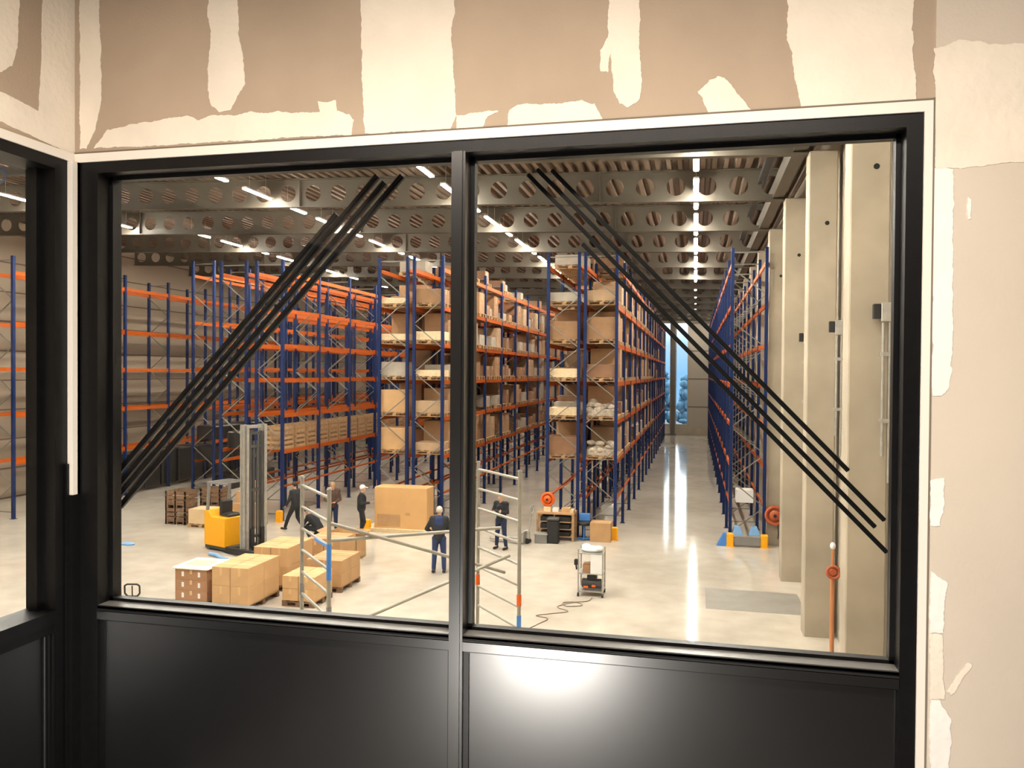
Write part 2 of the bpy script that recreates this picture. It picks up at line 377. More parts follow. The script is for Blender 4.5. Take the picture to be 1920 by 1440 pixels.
# ------------------------------------------------------------------ light fittings
hous = MB().bbox(-.07, .07, 0, 1.5, .03, .08, .01).mesh('housing', white_pl)
tub = MB().bbox(-.05, .05, .02, 1.48, 0, .03, .006); tub = tub.mesh('light_tube', tube_m)
hang = MB().tube((0, 0, .08), (0, 0, .80), .006, n=5).mesh('hanger', zinc)
def strip_light(x, y, label, group):
    t = thing('strip_light', label, 'light', (x, y, 10.20 - .026 * x + .22), 0, group)
    link('housing', hous, t); link('light_tube', tub, t)
    link('hanger', hang, t, (0, .3, 0)); link('hanger', hang, t, (0, 1.2, 0))
for x, nm in ((-.02, 'over the empty right hand aisle'), (-6.75, 'over the aisle left of the middle racks'), (-12.75, 'over the second aisle from the left racks'), (-19.4, 'over the far left aisle')):
    for k, y in enumerate(BY0 + BY[:-1]):
        xx = x if not (x < -19 and y < 27) else -21.3
        offs = (.6, 2.95) if k < 9 else (1.5,)
        for o_ in offs:
            strip_light(xx, y + o_, 'lit white strip light hanging in the line ' + nm, 'strip lights ' + nm)

# ------------------------------------------------------------------ pallet racks
LV = [1.3, 2.6, 3.93, 5.22, 6.5, 7.8, 9.15]; RD = 1.05; BAY = 2.9; RY = 26.7
brace_grey = mat('dull_zinc_brace', (.20, .19, .17), .5, .3)
def post_mesh(h): return MB().box(-.05, .05, -.055, .055, .012, h).box(-.09, .09, -.09, .09, 0, .012).mesh('upright', blue_steel)
def beam_mesh(L, hh=.14): return MB().box(-.025, .025, .055, L - .055, -hh, 0).box(-.035, .035, .055, .075, -hh - .05, .03).box(-.035, .035, L - .075, L - .055, -hh - .05, .03).mesh('shelf_beam', orange_steel)
def brace_mesh(h, d):
    m = MB(); z = .4; s = 1; m.bar((0, 0, .25), (d, 0, .25), .03, .03)
    while z < h - 1.0:
        m.bar((0 if s > 0 else d, 0, z), (d if s > 0 else 0, 0, z + .85), .03, .04, up=(0, 1, 0)); z += .85; s = -s
    m.bar((0, 0, h - .15), (d, 0, h - .15), .03, .04); return m.mesh('bracing', brace_grey)
RM = {}; 
def rack(x0, y0, nb, label, h=9.56, d=RD, levels=LV, bay=BAY, skip=()):
    t = thing('pallet_rack', label, 'rack', (x0, y0, 0))
    key = (h, d, bay)
    if key not in RM: RM[key] = (post_mesh(h), beam_mesh(bay), beam_mesh(bay, .07), brace_mesh(h, d))
    pm, bm, bt, br = RM[key]
    for k in range(nb + 1):
        link('upright', pm, t, (0, k * bay, 0)); link('upright', pm, t, (d, k * bay, 0)); link('bracing', br, t, (0, k * bay, 0))
    cnt = 0; rest = MB(); nind = 0
    for k in range(nb):
        for li, z in enumerate(levels):
            if (k, li) in skip: continue
            for xx in (0, d):
                thin = li == 0 and len(levels) == 7
                if cnt < 98: link('shelf_beam', bt if thin else bm, t, (xx, k * bay, z)); cnt += 1
                else: rest.box(xx - .025, xx + .025, k * bay + .055, (k + 1) * bay - .055, z - (.07 if thin else .14), z); nind += 1
    if nind: obj('shelf_beam', rest, orange_steel, t)['kind'] = 'stuff'
    return t
racks = {}
NB = 15
racks['R4'] = rack(1.15, RY, NB, 'single blue rack with orange beams standing against the right hand columns')
racks['R3b'] = rack(-3.60, RY, NB, 'loaded blue and orange rack facing the empty right hand aisle')
racks['R3a'] = rack(-4.86, RY, NB, 'loaded blue rack row behind the one on the right hand aisle')
racks['R2b'] = rack(-9.65, RY, NB, 'loaded rack row facing the lit aisle right of the centre mullion')
racks['R2a'] = rack(-10.95, RY, NB, 'rack row behind the large cardboard crate, left of the mullion')
racks['R1b'] = rack(-15.78, RY, NB, 'mostly empty orange and blue rack row facing the left centre aisle')
racks['R1a'] = rack(-17.25, RY, NB, 'mostly empty rack row back to back with the left centre one, behind the lift truck', skip={(0, 5)})
racks['R0b'] = rack(-21.95, 31.8, 11, 'tall rack row in the far left with pale braces on its end frame', 10.4, 1.05, [1.5, 2.4, 3.85, 5.65, 7.7, 9.8])
racks['W'] = rack(-25.4, 24.5, 13, 'leftmost rack row standing along the left wall, with five orange levels', 9.65, 1.05, [2.12, 3.87, 5.57, 7.24, 9.1], 2.95)

# yellow guards at the rack ends
gm = MB().bbox(-.11, .11, -.1, .1, 0, .42, .03).box(-.13, .13, -.12, .12, 0, .02); gme = gm.mesh('post_guard', yellow)
for x, y, lb in ((1.15, RY - .2, 'yellow post guard at the left leg of the right hand rack'), (2.20, RY - .2, 'yellow post guard at the right leg of the right hand rack, by the hose reel'),
                 (-2.55, RY - .2, 'yellow post guard beside the brown carton, at the middle rack end'), (-10.95, RY - 1.0, 'yellow post guard left of the large cardboard crate'),
                 (-14.73, RY - .2, 'yellow post guard behind the lift truck, at the left rack end')):
    tag(link('post_guard', gme, None, (x, y, 0)), lb, 'post guard')
t = thing('rack_end_barrier', 'low grey barrier board with blue feet across the right hand rack end', 'barrier', (1.15, RY - .28, 0))
obj('rail', MB().bbox(.14, .92, -.03, .03, .06, .34, .01), grey_mid, t)
for x in (.25, .78): obj('foot', MB().prism([(x - .2, .36), (x + .16, .36), (x + .05, .62), (x - .1, .62)], .1, .4), lightblue, t)
obj('foot', MB().prism([(-.42, 0), (-.12, 0), (-.12, .42), (-.2, .42)], .0, .25), blue_pl, t)

# ------------------------------------------------------------------ pallets, cartons
def pallet_mb(L=1.1, W=.86):
    m = MB()
    for i in range(5): x = L * i / 4; m.box(min(x, L - .1), min(x, L - .1) + .1, 0, W, .118, .14)
    for yy in (0, W / 2 - .05, W - .1):
        m.box(0, L, yy, yy + .1, .096, .118); m.box(0, L, yy, yy + .1, 0, .02)
        for xx in (0, L / 2 - .07, L - .14): m.box(xx, xx + .14, yy, yy + .1, .02, .096)
    return m
pal_me = pallet_mb().mesh('pallet', wood)
def carton_mb(L, W, H, tapes=True):
    m = MB(); m.bbox(0, L, 0, W, 0, H, .008)
    if tapes:
        m.box(0, L, W / 2 - .035, W / 2 + .035, H, H + .0015, 1)
        for xx in (-.0015, L): m.box(xx, xx + .0015, W / 2 - .035, W / 2 + .035, H * .65, H, 1)
        m.box(L, L + .001, 0.01, W - .01, H * .49, H * .495, 1)
    return m
vari = []
for i in range(12):
    L, W, H = random.choice((1.02, 1.02, .9)), random.choice((.78, .8, .84, .7, .6)), random.choice((.35, .42, .5, .62, .7, .75, .85, .92, 1.0))
    vari.append((carton_mb(L, W, H).mesh('carton', [random.choice(rack_card), tape]), L, W, H))
lvl_name = {2.6: 'second', 3.93: 'third', 5.22: 'fourth', 6.5: 'fifth', 7.8: 'sixth', 9.15: 'top'}
small = min(vari, key=lambda q: q[3])
ncart = 0; far = MB(); rnd = random.Random(11)
plan = [('R3b', -3.60, 8, 'right aisle rack', .86), ('R2b', -9.65, 6, 'rack right of the mullion', .88),
        ('R2a', -10.95, 2, 'rack behind the cardboard crate', .85), ('R3a', -4.86, 2, 'rack left of the right aisle rack', .85)]
for key, x0, nind, where, dens in plan:
    total = NB if key in ('R3b', 'R2b') else nind + 3
    for b in range(total):
        for z in LV[1:]:
            top = z > 9
            for s in range(3):
                if rnd.random() > (dens if not top else .3): continue
                me, L, W, H = rnd.choice(vari)
                if top and H > .8: me, L, W, H = small
                if b == 0 and s == 0: continue
                y = RY + b * BAY + .10 + s * .92; x = x0 + .0 + rnd.uniform(-.03, .05)
                if b < nind:
                    if ncart >= 296: continue
                    tag(link('pallet', pal_me, None, (x - .02, y, z)), 'wooden pallet on the %s level of the %s' % (lvl_name[z], where), 'pallet', 'pallets on the %s, %s level' % (where, lvl_name[z]))
                    c = link('carton', me, None, (x, y + .02, z + .14)); ncart += 1
                    tag(c, 'cardboard carton on the %s level of the %s' % (lvl_name[z], where), 'carton', 'cartons on the %s, %s level' % (where, lvl_name[z]))
                else:
                    far.box(x, x + L, y, y + W, z + .1, z + .14 + H, rnd.randrange(5)); far.box(x, x + L, y, y + W, z + .002, z + .07, 5)
o = obj('carton', far, rack_card + [wood]); tag(o, 'many small distant cartons filling the far ends of the two loaded rack rows', 'carton', None, 'stuff')
# the loads at the rack ends, seen from the front
def sack_heap(seed):
    r_ = random.Random(seed); m = MB()
    for i in range(26): m.sphere((r_.uniform(.12, .9), r_.uniform(.1, .7), .12 + r_.uniform(0, .42) * (1 - abs(i - 13) / 26)), r_.uniform(.1, .17), r_.uniform(.1, .16), r_.uniform(.07, .12), 10, 7)
    m.bbox(.05, .97, .05, .75, 0, .22, .03); return m
front = {'R3b': (-3.60, {2.6: ('sack', 0), 3.93: ('sack', 1), 5.22: (2, .45), 6.5: (1, .75), 7.8: (3, .35)}),
         'R3a': (-4.86, {2.6: (2, .62), 3.93: (5, .26), 5.22: (5, .30), 6.5: (1, .62), 7.8: (4, .3)}),
         'R2b': (-9.65, {2.6: (3, .28), 3.93: (3, .42), 5.22: (5, .22), 6.5: (5, .3), 7.8: (1, .5)}),
         'R2a': (-10.95, {2.6: (0, .78), 3.93: (0, .80), 5.22: (4, .50), 6.5: (5, .22), 7.8: (5, .2)})}
fw_name = {'R3b': 'right aisle rack', 'R3a': 'rack left of the right aisle rack', 'R2b': 'rack right of the mullion', 'R2a': 'rack behind the cardboard crate'}
for key, (x0, dd) in front.items():
    for z, (k, h) in dd.items():
        tag(link('pallet', pal_me, None, (x0 - .02, RY + .10, z)), 'frontmost pallet on the %s level of the %s' % (lvl_name[z], fw_name[key]), 'pallet')
        if k == 'sack':
            tag(obj('parcel_heap', sack_heap(h + 4), mat('pale_parcels', (.50, .42, .33), .8, 0, .35, 14), None, (x0, RY + .12, z + .14)), 'pale heap of soft parcels at the front of the %s level, right aisle rack' % lvl_name[z], 'parcels')
        else:
            mm_ = (rack_card + [wood_light])[k] if k != 0 else kraft[0]
            tag(obj('carton', carton_mb(.98, .8, h, k != 5), [mm_, tape], None, (x0 + .02, RY + .12, z + .14)), 'frontmost %s carton on the %s level of the %s' % ('low' if h < .45 else 'tall', lvl_name[z], fw_name[key]), 'carton')
# R4: a few loads, R0/R1 lower levels
def load(x, y, z, me, lab, plab, L=1.02):
    tag(link('pallet', pal_me, None, (x - .02, y, z)), plab, 'pallet')
    tag(link('carton', me, None, (x, y + .02, z + .14)), lab, 'carton')
wbox = carton_mb(.55, .5, .42).mesh('carton', [white_pl, tape])
tag(link('carton', wbox, None, (1.35, 27.2, 1.3)), 'white box on the lowest shelf of the right hand rack', 'carton')
tag(link('carton', wbox, None, (-9.5, 29.9, 0)), 'white box standing on the floor under the rack behind the cardboard crate', 'carton')
tag(link('carton', wbox, None, (-3.5, 31, 0)), 'white box standing on the floor under the middle rack', 'carton')

# crate stacks (wooden, brown) on the second level of the left centre rack
def crate_mb():
    m = MB(); L, W, H = 1.0, .78, .82
    for z in (0.02, .2, .38, .56, .74):
        m.box(0, L, 0, .02, z, z + .1); m.box(0, L, W - .02, W, z, z + .1); m.box(0, .02, 0, W, z, z + .1); m.box(L - .02, L, 0, W, z, z + .1)
    for x in (0, L - .08):
        for y in (0, W - .08): m.box(x, x + .08, y, y + .08, 0, H)
    m.box(.02, L - .02, .02, W - .02, 0, .03); m.box(.48, .54, .0, .03, 0, H); return m
crate_me = crate_mb().mesh('wooden_crate', wood)
for b in range(5):
    for s in range(3):
        tag(link('wooden_crate', crate_me, None, (-15.75, RY + b * BAY + .12 + s * .92, 2.6)), 'brown slatted wooden crate in a row on the second level of the left centre rack', 'crate', 'slatted crates on the left centre rack')
# black wrapped loads under the leftmost racks
bw = MB().bbox(0, .98, 0, 1.05, .14, 1.75, .06).mesh('wrapped_load', blackwrap)
bw2 = MB().bbox(0, .98, 0, 1.2, 0, .62, .05).mesh('black_bin', blackwrap)
for k in range(12):
    tag(link('wrapped_load', bw, None, (-25.36, 26.95 + k * 1.19 + (.1 if k % 3 else .15), 0)), 'black film wrapped load on the floor under the leftmost rack', 'wrapped load', 'black wrapped loads under the leftmost rack')
for k in range(4):
    for z, w in ((2.4, 'second'), (1.5, 'first'), (0, 'floor')):
        if z == 0 and k == 0: continue
        tag(link('black_bin', bw2, None, (-21.9, 31.95 + k * 1.35, z)), 'black bin on the %s level of the far left rack' % w, 'bin', 'black bins on the far left rack, %s level' % w)
for k in range(3):
    tag(link('black_bin', bw2, None, (-17.2, 27.0 + k * 2.9, 2.6)), 'black bin on the second level of the rack behind the lift truck', 'bin', 'black bins behind the lift truck')
tag(link('carton', wbox, None, (-21.3, 32.0, .3 - .3)), 'white box on the floor at the foot of the far left rack', 'carton')

# ------------------------------------------------------------------ goods standing on the floor
def floor_load(x0, x1, y0, y1, nx, ny, nz, top, m, label, group, wrap=None, base=.14, spots=None):
    W, D, H = (x1 - x0) / nx, (y1 - y0) / ny, (top - base) / nz
    pm = pallet_mb(x1 - x0, y1 - y0); tag(obj('pallet', pm, wood_dark, None, (x0, y0, 0)), 'dark wooden pallet carrying the ' + group, 'pallet')
    cb = MB(); cb.bbox(.006, W - .006, .006, D - .006, .002, H - .002, .008)
    cb.box(0.01, W - .01, D / 2 - .03, D / 2 + .03, H - .002, H - .0005, 1); cb.box(W / 2 - .03, W / 2 + .03, .004, .006, H * .55, H - .01, 1)
    if spots: 
        for sx in (.25, .75): cb.box(W * sx - .03, W * sx + .03, .003, .006, H * .3, H * .75, 2)
    me = cb.mesh('carton', [m, tape, white_pl])
    for k in range(nz):
        for i in range(nx):
            for j in range(ny):
                tag(link('carton', me, None, (x0 + i * W, y0 + j * D, base + k * H)), label + (', top layer' if k == nz - 1 else ', lower layer'), 'carton', group + (' top' if k == nz - 1 else ' lower'))
floor_load(-11.80, -10.95, 16.4, 17.3, 1, 1, 3, .88, kraft[2], 'brown carton with white labels in the leftmost floor stack', 'cartons with white labels', spots=1)
tag(obj('dust_sheet', MB().bbox(-11.84, -10.91, 16.36, 17.34, .885, .93, .02).box(-11.7, -11.1, 16.6, 17.1, .93, .935, 1), [mat('white_film', (.85, .78, .66), .4), kraft_pale]), 'white sheet covering the leftmost floor stack of cartons', 'sheet')
floor_load(-10.80, -9.86, 16.35, 17.75, 2, 2, 2, 1.0, kraft[0], 'tan carton in the front stack near the window', 'tan cartons of the front stack')
floor_load(-10.80, -9.86, 18.15, 19.5, 2, 2, 2, 1.08, kraft[0], 'tan carton in the stack behind the front one', 'tan cartons of the second stack')
floor_load(-9.38, -8.55, 17.0, 17.95, 2, 1, 2, .72, kraft[0], 'tan carton seen through the scaffold, front low stack', 'film wrapped cartons behind the scaffold')
floor_load(-9.45, -8.5, 18.35, 19.5, 1, 2, 2, .8, kraft[1], 'brown carton right of the scaffold post, second low stack', 'cartons right of the scaffold post')
floor_load(-10.3, -9.3, 20.0, 20.9, 2, 1, 2, .95, kraft[1], 'brown carton behind the low stacks, near the scaffold', 'cartons behind the low stacks')
t = thing('open_carton', 'open-topped brown carton behind the scaffold stacks, below the standing people', 'carton', (-10.45, 21.6, 0))
obj('walls', MB().box(0, .9, 0, .012, 0, .8).box(0, .9, .7, .712, 0, .8).box(0, .012, 0, .7, 0, .8).box(.888, .9, 0, .7, 0, .8).box(0, .9, 0, .7, 0, .02), kraft[0], t)
obj('flap', MB().bar((0, 0, .8), (-.18, 0, .9), .7, .01, up=(0, 0, 1)).box(.9, 1.1, 0, .7, .79, .8), kraft[1], t)

t = thing('cardboard_crate', 'very large flat-fronted cardboard crate on a pale pallet, before the middle racks', 'crate', (-10.72, 25.75, 0))
obj('box', MB().bbox(0, 1.9, 0, .75, .14, 1.55, .015), mat('orange_kraft', (.62, .36, .15), .85, 0, .08, 1.5), t)
obj('tape_patch', MB().box(.1, .95, -.004, 0, .2, .62).box(1.12, 1.3, -.004, 0, .6, .7), kraft[1], t)
obj('pallet_base', MB().box(-.35, 1.95, -.12, .8, .09, .14).box(-.3, 1.9, -.1, .1, 0, .09).box(-.3, 1.9, .6, .78, 0, .09), wood_light, t)
# crates and cartons at the left
def boxpallet(x, y, z, lab, m=wood_dark):
    t = thing('box_pallet', lab, 'box pallet', (x, y, z)); b = MB()
    for zz in (.14, .3, .46): 
        b.box(0, .82, 0, .02, zz, zz + .12); b.box(0, .82, .7, .72, zz, zz + .12); b.box(0, .02, 0, .72, zz, zz + .12); b.box(.8, .82, 0, .72, zz, zz + .12)
    for xx in (0, .38, .76): b.box(xx, xx + .06, 0, .03, 0, .6)
    obj('side', b, m, t); obj('base', MB().box(0, .82, 0, .72, .09, .13).box(0, .12, 0, .72, 0, .09).box(.35, .47, 0, .72, 0, .09).box(.7, .82, 0, .72, 0, .09), m, t); return t
boxpallet(-18.45, 25.1, 0, 'lower brown slatted box pallet at the far left floor')
boxpallet(-18.45, 25.1, .6, 'upper brown slatted box pallet of the pair at the far left')
boxpallet(-17.65, 26.0, .0, 'dark slatted box pallet beside the stacked pair, lower one')
boxpallet(-17.65, 26.0, .6, 'dark slatted box pallet beside the stacked pair, upper one')
tag(obj('carton', carton_mb(.42, .4, .28), [kraft[3], tape], None, (-18.25, 25.2, 1.2 - .45)), 'small pale carton inside the upper slatted box pallet', 'carton')
tag(obj('pallet', pallet_mb(1.0, .8), wood, None, (-17.3, 24.75, 0)), 'pallet with a carton left of the lift truck', 'pallet')
tag(obj('carton', carton_mb(.95, .76, .5), [kraft[3], tape], None, (-17.28, 24.77, .14)), 'pale tan carton on a pallet left of the lift truck', 'carton')
for (x, y, z, l, h, lab) in ((-15.9, 25.2, 0, 1.0, .85, 'lower big tan carton behind the yellow lift truck'), (-15.75, 25.3, .85, .62, .4, 'middle tan carton stacked behind the yellow lift truck'), (-15.45, 25.45, 1.25, .42, .35, 'small tan carton at the top of the pile behind the lift truck')):
    tag(obj('carton', carton_mb(l, l * .8, h), [kraft[1], tape], None, (x, y, z), 0), lab, 'carton')

# lift truck
T = thing('lift_truck', 'yellow reach lift truck with a tall grey mast, left of the scaffold', 'lift truck', (-13.96, 22.1, 0), R(-20))
obj('body', MB().prism([(-.62, .16), (.34, .16), (.34, 1.02), (-.30, 1.02), (-.45, 1.2), (-.62, 1.2)], -.46, .42), yellow, T)
obj('skirt', MB().bbox(-.64, .5, -.44, .44, .06, .18, .03), grey_dark, T)
obj('guard_post', MB().bar((-.58, -.38, 1.15), (-.5, -.38, 2.05), .07, .07), grey_mid, T); obj('guard_post', MB().bar((-.58, .38, 1.15), (-.5, .38, 2.05), .07, .07), grey_mid, T)
obj('guard_roof', MB().box(-.56, .42, -.42, -.36, 2.03, 2.09).box(-.56, .42, .36, .42, 2.03, 2.09).box(-.56, -.5, -.4, .4, 2.03, 2.09).box(-.25, -.2, -.4, .4, 2.04, 2.08).box(.05, .1, -.4, .4, 2.04, 2.08), grey_mid, T)
for yy in (-.38, .3):
    obj('wheel', MB().tube((-.42, yy, .13), (-.42, yy + .1, .13), .13, n=18).tube((-.42, yy - .005, .13), (-.42, yy + .105, .13), .06, n=12, mi=1), [black_pl, blue_pl], T)
obj('operator_seat', MB().bbox(-.2, .2, -.2, .25, 1.0, 1.12, .04).bbox(-.28, -.16, -.2, .25, 1.05, 1.5, .04), black_pl, T)
MT = MB()
for yy in (-.40, .26):
    MT.box(.52, .74, yy, yy + .03, .05, 3.9); MT.box(.52, .56, yy - .04, yy + .16, .05, 3.9); MT.box(.70, .74, yy, yy + .12, .05, 3.9)
for z in (.1, 1.6, 2.9, 3.78): MT.box(.54, .6, -.42, .4, z, z + .1)
MT.v = [(x + .5, y, z) for x, y, z in MT.v]; obj('mast', MT, zinc, T)
IM = MB()
for yy in (-.26, .17): IM.box(.6, .74, yy, yy + .07, .12, 3.7)
for z in (.5, 1.9, 3.2, 3.6): IM.box(.62, .7, -.25, .23, z, z + .08)
IM.tube((.64, -.05, .1), (.64, -.05, 3.4), .05).tube((.64, .08, .1), (.64, .08, 3.4), .03)
IM.v = [(x + .5, y, z) for x, y, z in IM.v]; obj('inner_mast', IM, grey_dark, T)
for yy in (-.5, .38): obj('support_leg', MB().bbox(.4, 2.4, yy, yy + .12, .03, .2, .02), black_pl, T)
for yy in (-.25, .13): obj('fork', MB().box(1.24, 2.3, yy, yy + .12, .24, .28).box(1.24, 1.29, yy, yy + .12, .28, .8), black_pl, T)
tag(obj('folded_film', MB().path([(-14.0, 21.1, .06), (-13.7, 21.0, .07), (-13.4, 20.75, .05), (-13.1, 20.6, .05)], .055, 8), lightblue), 'light blue folded film on the floor in front of the lift truck', 'film')
tag(obj('folded_film', MB().sphere((-17.35, 21.8, .03), .24, .13, .05), lightblue), 'small light blue film patch lying alone on the left floor', 'film')

# pallet truck whose handle shows above the sill
def pallet_truck(x, y, rz, label, m, s=1.0, grip=None):
    t = thing('pallet_truck', label, 'pallet truck', (x, y, 0), rz); t.scale = (s, s, s)
    obj('handle_shaft', MB().tube((0, 0, .3), (0, -.12, 1.0), .022).tube((0, 0, .12), (0, 0, .42), .07), grip or m, t)
    pts = [(0, -.12, .98), (-.1, -.125, .99), (-.15, -.13, 1.05), (-.15, -.14, 1.2), (-.1, -.14, 1.23), (.1, -.14, 1.23), (.15, -.14, 1.2), (.15, -.13, 1.05), (.1, -.125, .99), (0, -.12, .98)]
    obj('handle_loop', MB().path(pts, .018).tube((0, -.13, 1.0), (0, -.14, 1.2), .012), grip or m, t)
    for xx in (-.27, .11): obj('fork', MB().bbox(xx, xx + .16, .15, 1.25, .07, .13, .01), m, t)
    obj('head', MB().bbox(-.27, .27, .05, .18, .06, .4, .02), m, t)
    obj('wheel', MB().tube((-.08, 0, .09), (.08, 0, .09), .09, n=16), black_pl, t); return t
pallet_truck(-10.93, 13.95, R(12), 'black handled pallet truck at the bottom left of the large pane', black_pl)
pallet_truck(-5.2, 25.2, R(78), 'grey pallet truck with upright white topped handle beside the workbench', zinc)

# workbench
t = thing('workbench', 'brown wooden packing bench with shelves of black goods, at the rack end', 'workbench', (-5.05, 25.85, 0))
obj('bench_top', MB().bbox(0, 1.25, 0, .7, .86, .92, .01), kraft[1], t)
for xx in (0, 1.17):
    for yy in (0, .62): obj('leg', MB().box(xx, xx + .08, yy, yy + .08, 0, .86), wood, t)
for z in (.12, .36, .6): obj('shelf', MB().box(.08, 1.17, .02, .68, z, z + .03), wood, t)
obj('divider', MB().box(.58, .62, 0, .68, .05, .86), wood_dark, t)
for i, (x, z, w, h) in enumerate(((.12, .63, .4, .14), (.66, .63, .45, .16), (.12, .39, .42, .16), (.68, .39, .42, .14), (.14, .15, .38, .16), (.66, .15, .44, .14))):
    tag(obj('storage_box', MB().bbox(-5.05 + x, -5.05 + x + w, 25.9, 26.4, z, z + h, .01), black_pl), 'black box on the %s shelf of the workbench, %s' % (('upper', 'middle', 'lower')[i // 2], ('left', 'right')[i % 2]), 'box')
for x, w, h, m_, lb in ((-4.55, .2, .12, white_pl, 'white tub on the workbench'), (-4.25, .3, .14, kraft[0], 'small orange-tan carton on the workbench'), (-3.98, .14, .09, wood_light, 'pale wooden block on the workbench')):
    tag(obj('small_box', MB().bbox(x, x + w, 26.0, 26.25, .92, .92 + h, .01), m_), lb, 'box')
reel('cable_reel', 'bright orange reel of strapping band standing on the workbench', 'reel', (-4.72, 26.1, 1.32), .25)
tag(obj('reel_stand', MB().bbox(-4.84, -4.6, 25.98, 26.24, .92, 1.08, .01), wood_light), 'pale wooden block under the orange reel on the workbench', 'stand')
tag(obj('strapping_band', MB().path([(-4.6, 26.1, 1.5), (-4.2, 26.8, 1.75), (-3.75, 27.8, 2.2), (-3.4, 29.2, 2.55)], .022, 6), rust_red), 'dark orange strap rising from the reel to the rack', 'strap')
t = thing('waste_bin', 'tall black bin with a lid standing before the workbench', 'bin', (-4.45, 25.5, 0))
obj('bin_body', MB().bbox(-.16, .2, -.14, .2, 0, .75, .03), black_pl, t); obj('lid', MB().bbox(-.18, .22, -.16, .22, .75, .82, .03), grey_dark, t)
t = thing('tool_crate', 'grey crate low on the floor at the left foot of the workbench', 'crate', (-5.0, 25.3, 0))
obj('tub', MB().bbox(0, .4, 0, .35, 0, .3, .02), grey_mid, t); obj('rim', MB().box(-.02, .42, -.02, .37, .28, .31), zinc, t)
t = thing('stool', 'blue and black swivel stool between the workbench and the brown carton', 'stool', (-3.52, 26.2, 0))
obj('seat', MB().lathe([(0, .5), (.2, .5), (.22, .55), (.2, .62), (0, .62)], 18), black_pl, t); obj('backrest', MB().bbox(-.18, .18, .17, .22, .62, .86, .02), blue_pl, t)
obj('base', MB().tube((0, 0, .05), (0, 0, .5), .03).bar((-.22, 0, .06), (.22, 0, .06), .05, .04).bar((0, -.22, .06), (0, .22, .06), .05, .04), blue_pl, t)
tag(obj('carton', carton_mb(.68, .6, .62), [kraft[1], tape], None, (-3.3, 26.0, 0)), 'brown carton on the floor between stool and yellow post guard', 'carton')

# service cart
t = thing('service_cart', 'tall grey trolley with white bundles on top, standing alone on the floor', 'trolley', (-2.76, 19.55, 0))
for x in (0, .6):
    for y in (0, .5): obj('post', MB().tube((x, y, .08), (x, y, 1.16), .018), zinc, t); obj('castor', MB().tube((x - .02, y, .05), (x + .02, y, .05), .05, n=14), black_pl, t)
for z in (.12, .55, 1.05): obj('shelf', MB().box(-.01, .61, -.01, .51, z, z + .025), zinc, t)
obj('side_panel', MB().box(.3, .6, -.005, .0, .57, 1.05), white_pl, t)
tag(obj('bundle', MB().sphere((-2.46, 19.8, 1.13), .26, .2, .08).sphere((-2.6, 19.85, 1.18), .12, .12, .07).sphere((-2.3, 19.75, 1.16), .14, .12, .07), white_pl), 'crumpled white cloth heap on top of the grey trolley', 'cloth')
tag(obj('carton', carton_mb(.42, .34, .2), [kraft[2], tape], None, (-2.66, 19.62, .575)), 'dark brown carton on the middle shelf of the grey trolley', 'carton')
c = thing('compressor', 'dark machine with orange parts on the lower shelf of the trolley', 'machine', (-2.68, 19.62, .145))
obj('tank', MB().tube((.02, .15, .14), (.46, .15, .14), .12, n=18).sphere((.02, .15, .14), .05, .12, .12).sphere((.46, .15, .14), .05, .12, .12), grey_dark, c)
obj('motor', MB().bbox(.12, .36, .05, .27, .25, .37, .02), black_pl, c); obj('guard', MB().bbox(.04, .16, .0, .04, .05, .1, .01).bbox(.24, .34, .0, .04, .08, .13, .01), orange_p, c)
tag(obj('spray_gun', MB().bbox(-2.86, -2.775, 19.5, 19.6, .78, .92, .02).tube((-2.82, 19.55, .8), (-2.8, 19.55, .66), .02), black_pl), 'black handset hanging at the left side of the grey trolley', 'handset')
pts = [(-2.4, 19.45, .012), (-2.5, 19.1, .012), (-3.0, 18.9, .012), (-2.9, 18.6, .012), (-2.55, 18.75, .012), (-2.75, 18.95, .012), (-3.1, 18.5, .012), (-2.8, 18.2, .012), (-3.2, 17.9, .012), (-3.45, 17.7, .012), (-3.15, 17.55, .012), (-3.3, 17.1, .012), (-3.45, 16.6, .012), (-3.35, 16.0, .012), (-3.5, 15.0, .012)]
sm = []
for a, b, c_, d in zip([pts[0]] + pts[:-2], pts[:-1], pts[1:], pts[2:] + [pts[-1]]):
    for i in range(5):
        u = i / 5; A, B, C_, D = (Vector(q) for q in (a, b, c_, d))
        sm.append(.5 * ((2 * B) + (-A + C_) * u + (2 * A - 5 * B + 4 * C_ - D) * u * u + (-A + 3 * B - 3 * C_ + D) * u ** 3))
tag(obj('cable', MB().path(sm, .011, 6), mat('brown_cable', (.20, .15, .11), .6)), 'thin brown cable looping over the floor away from the grey trolley', 'cable')

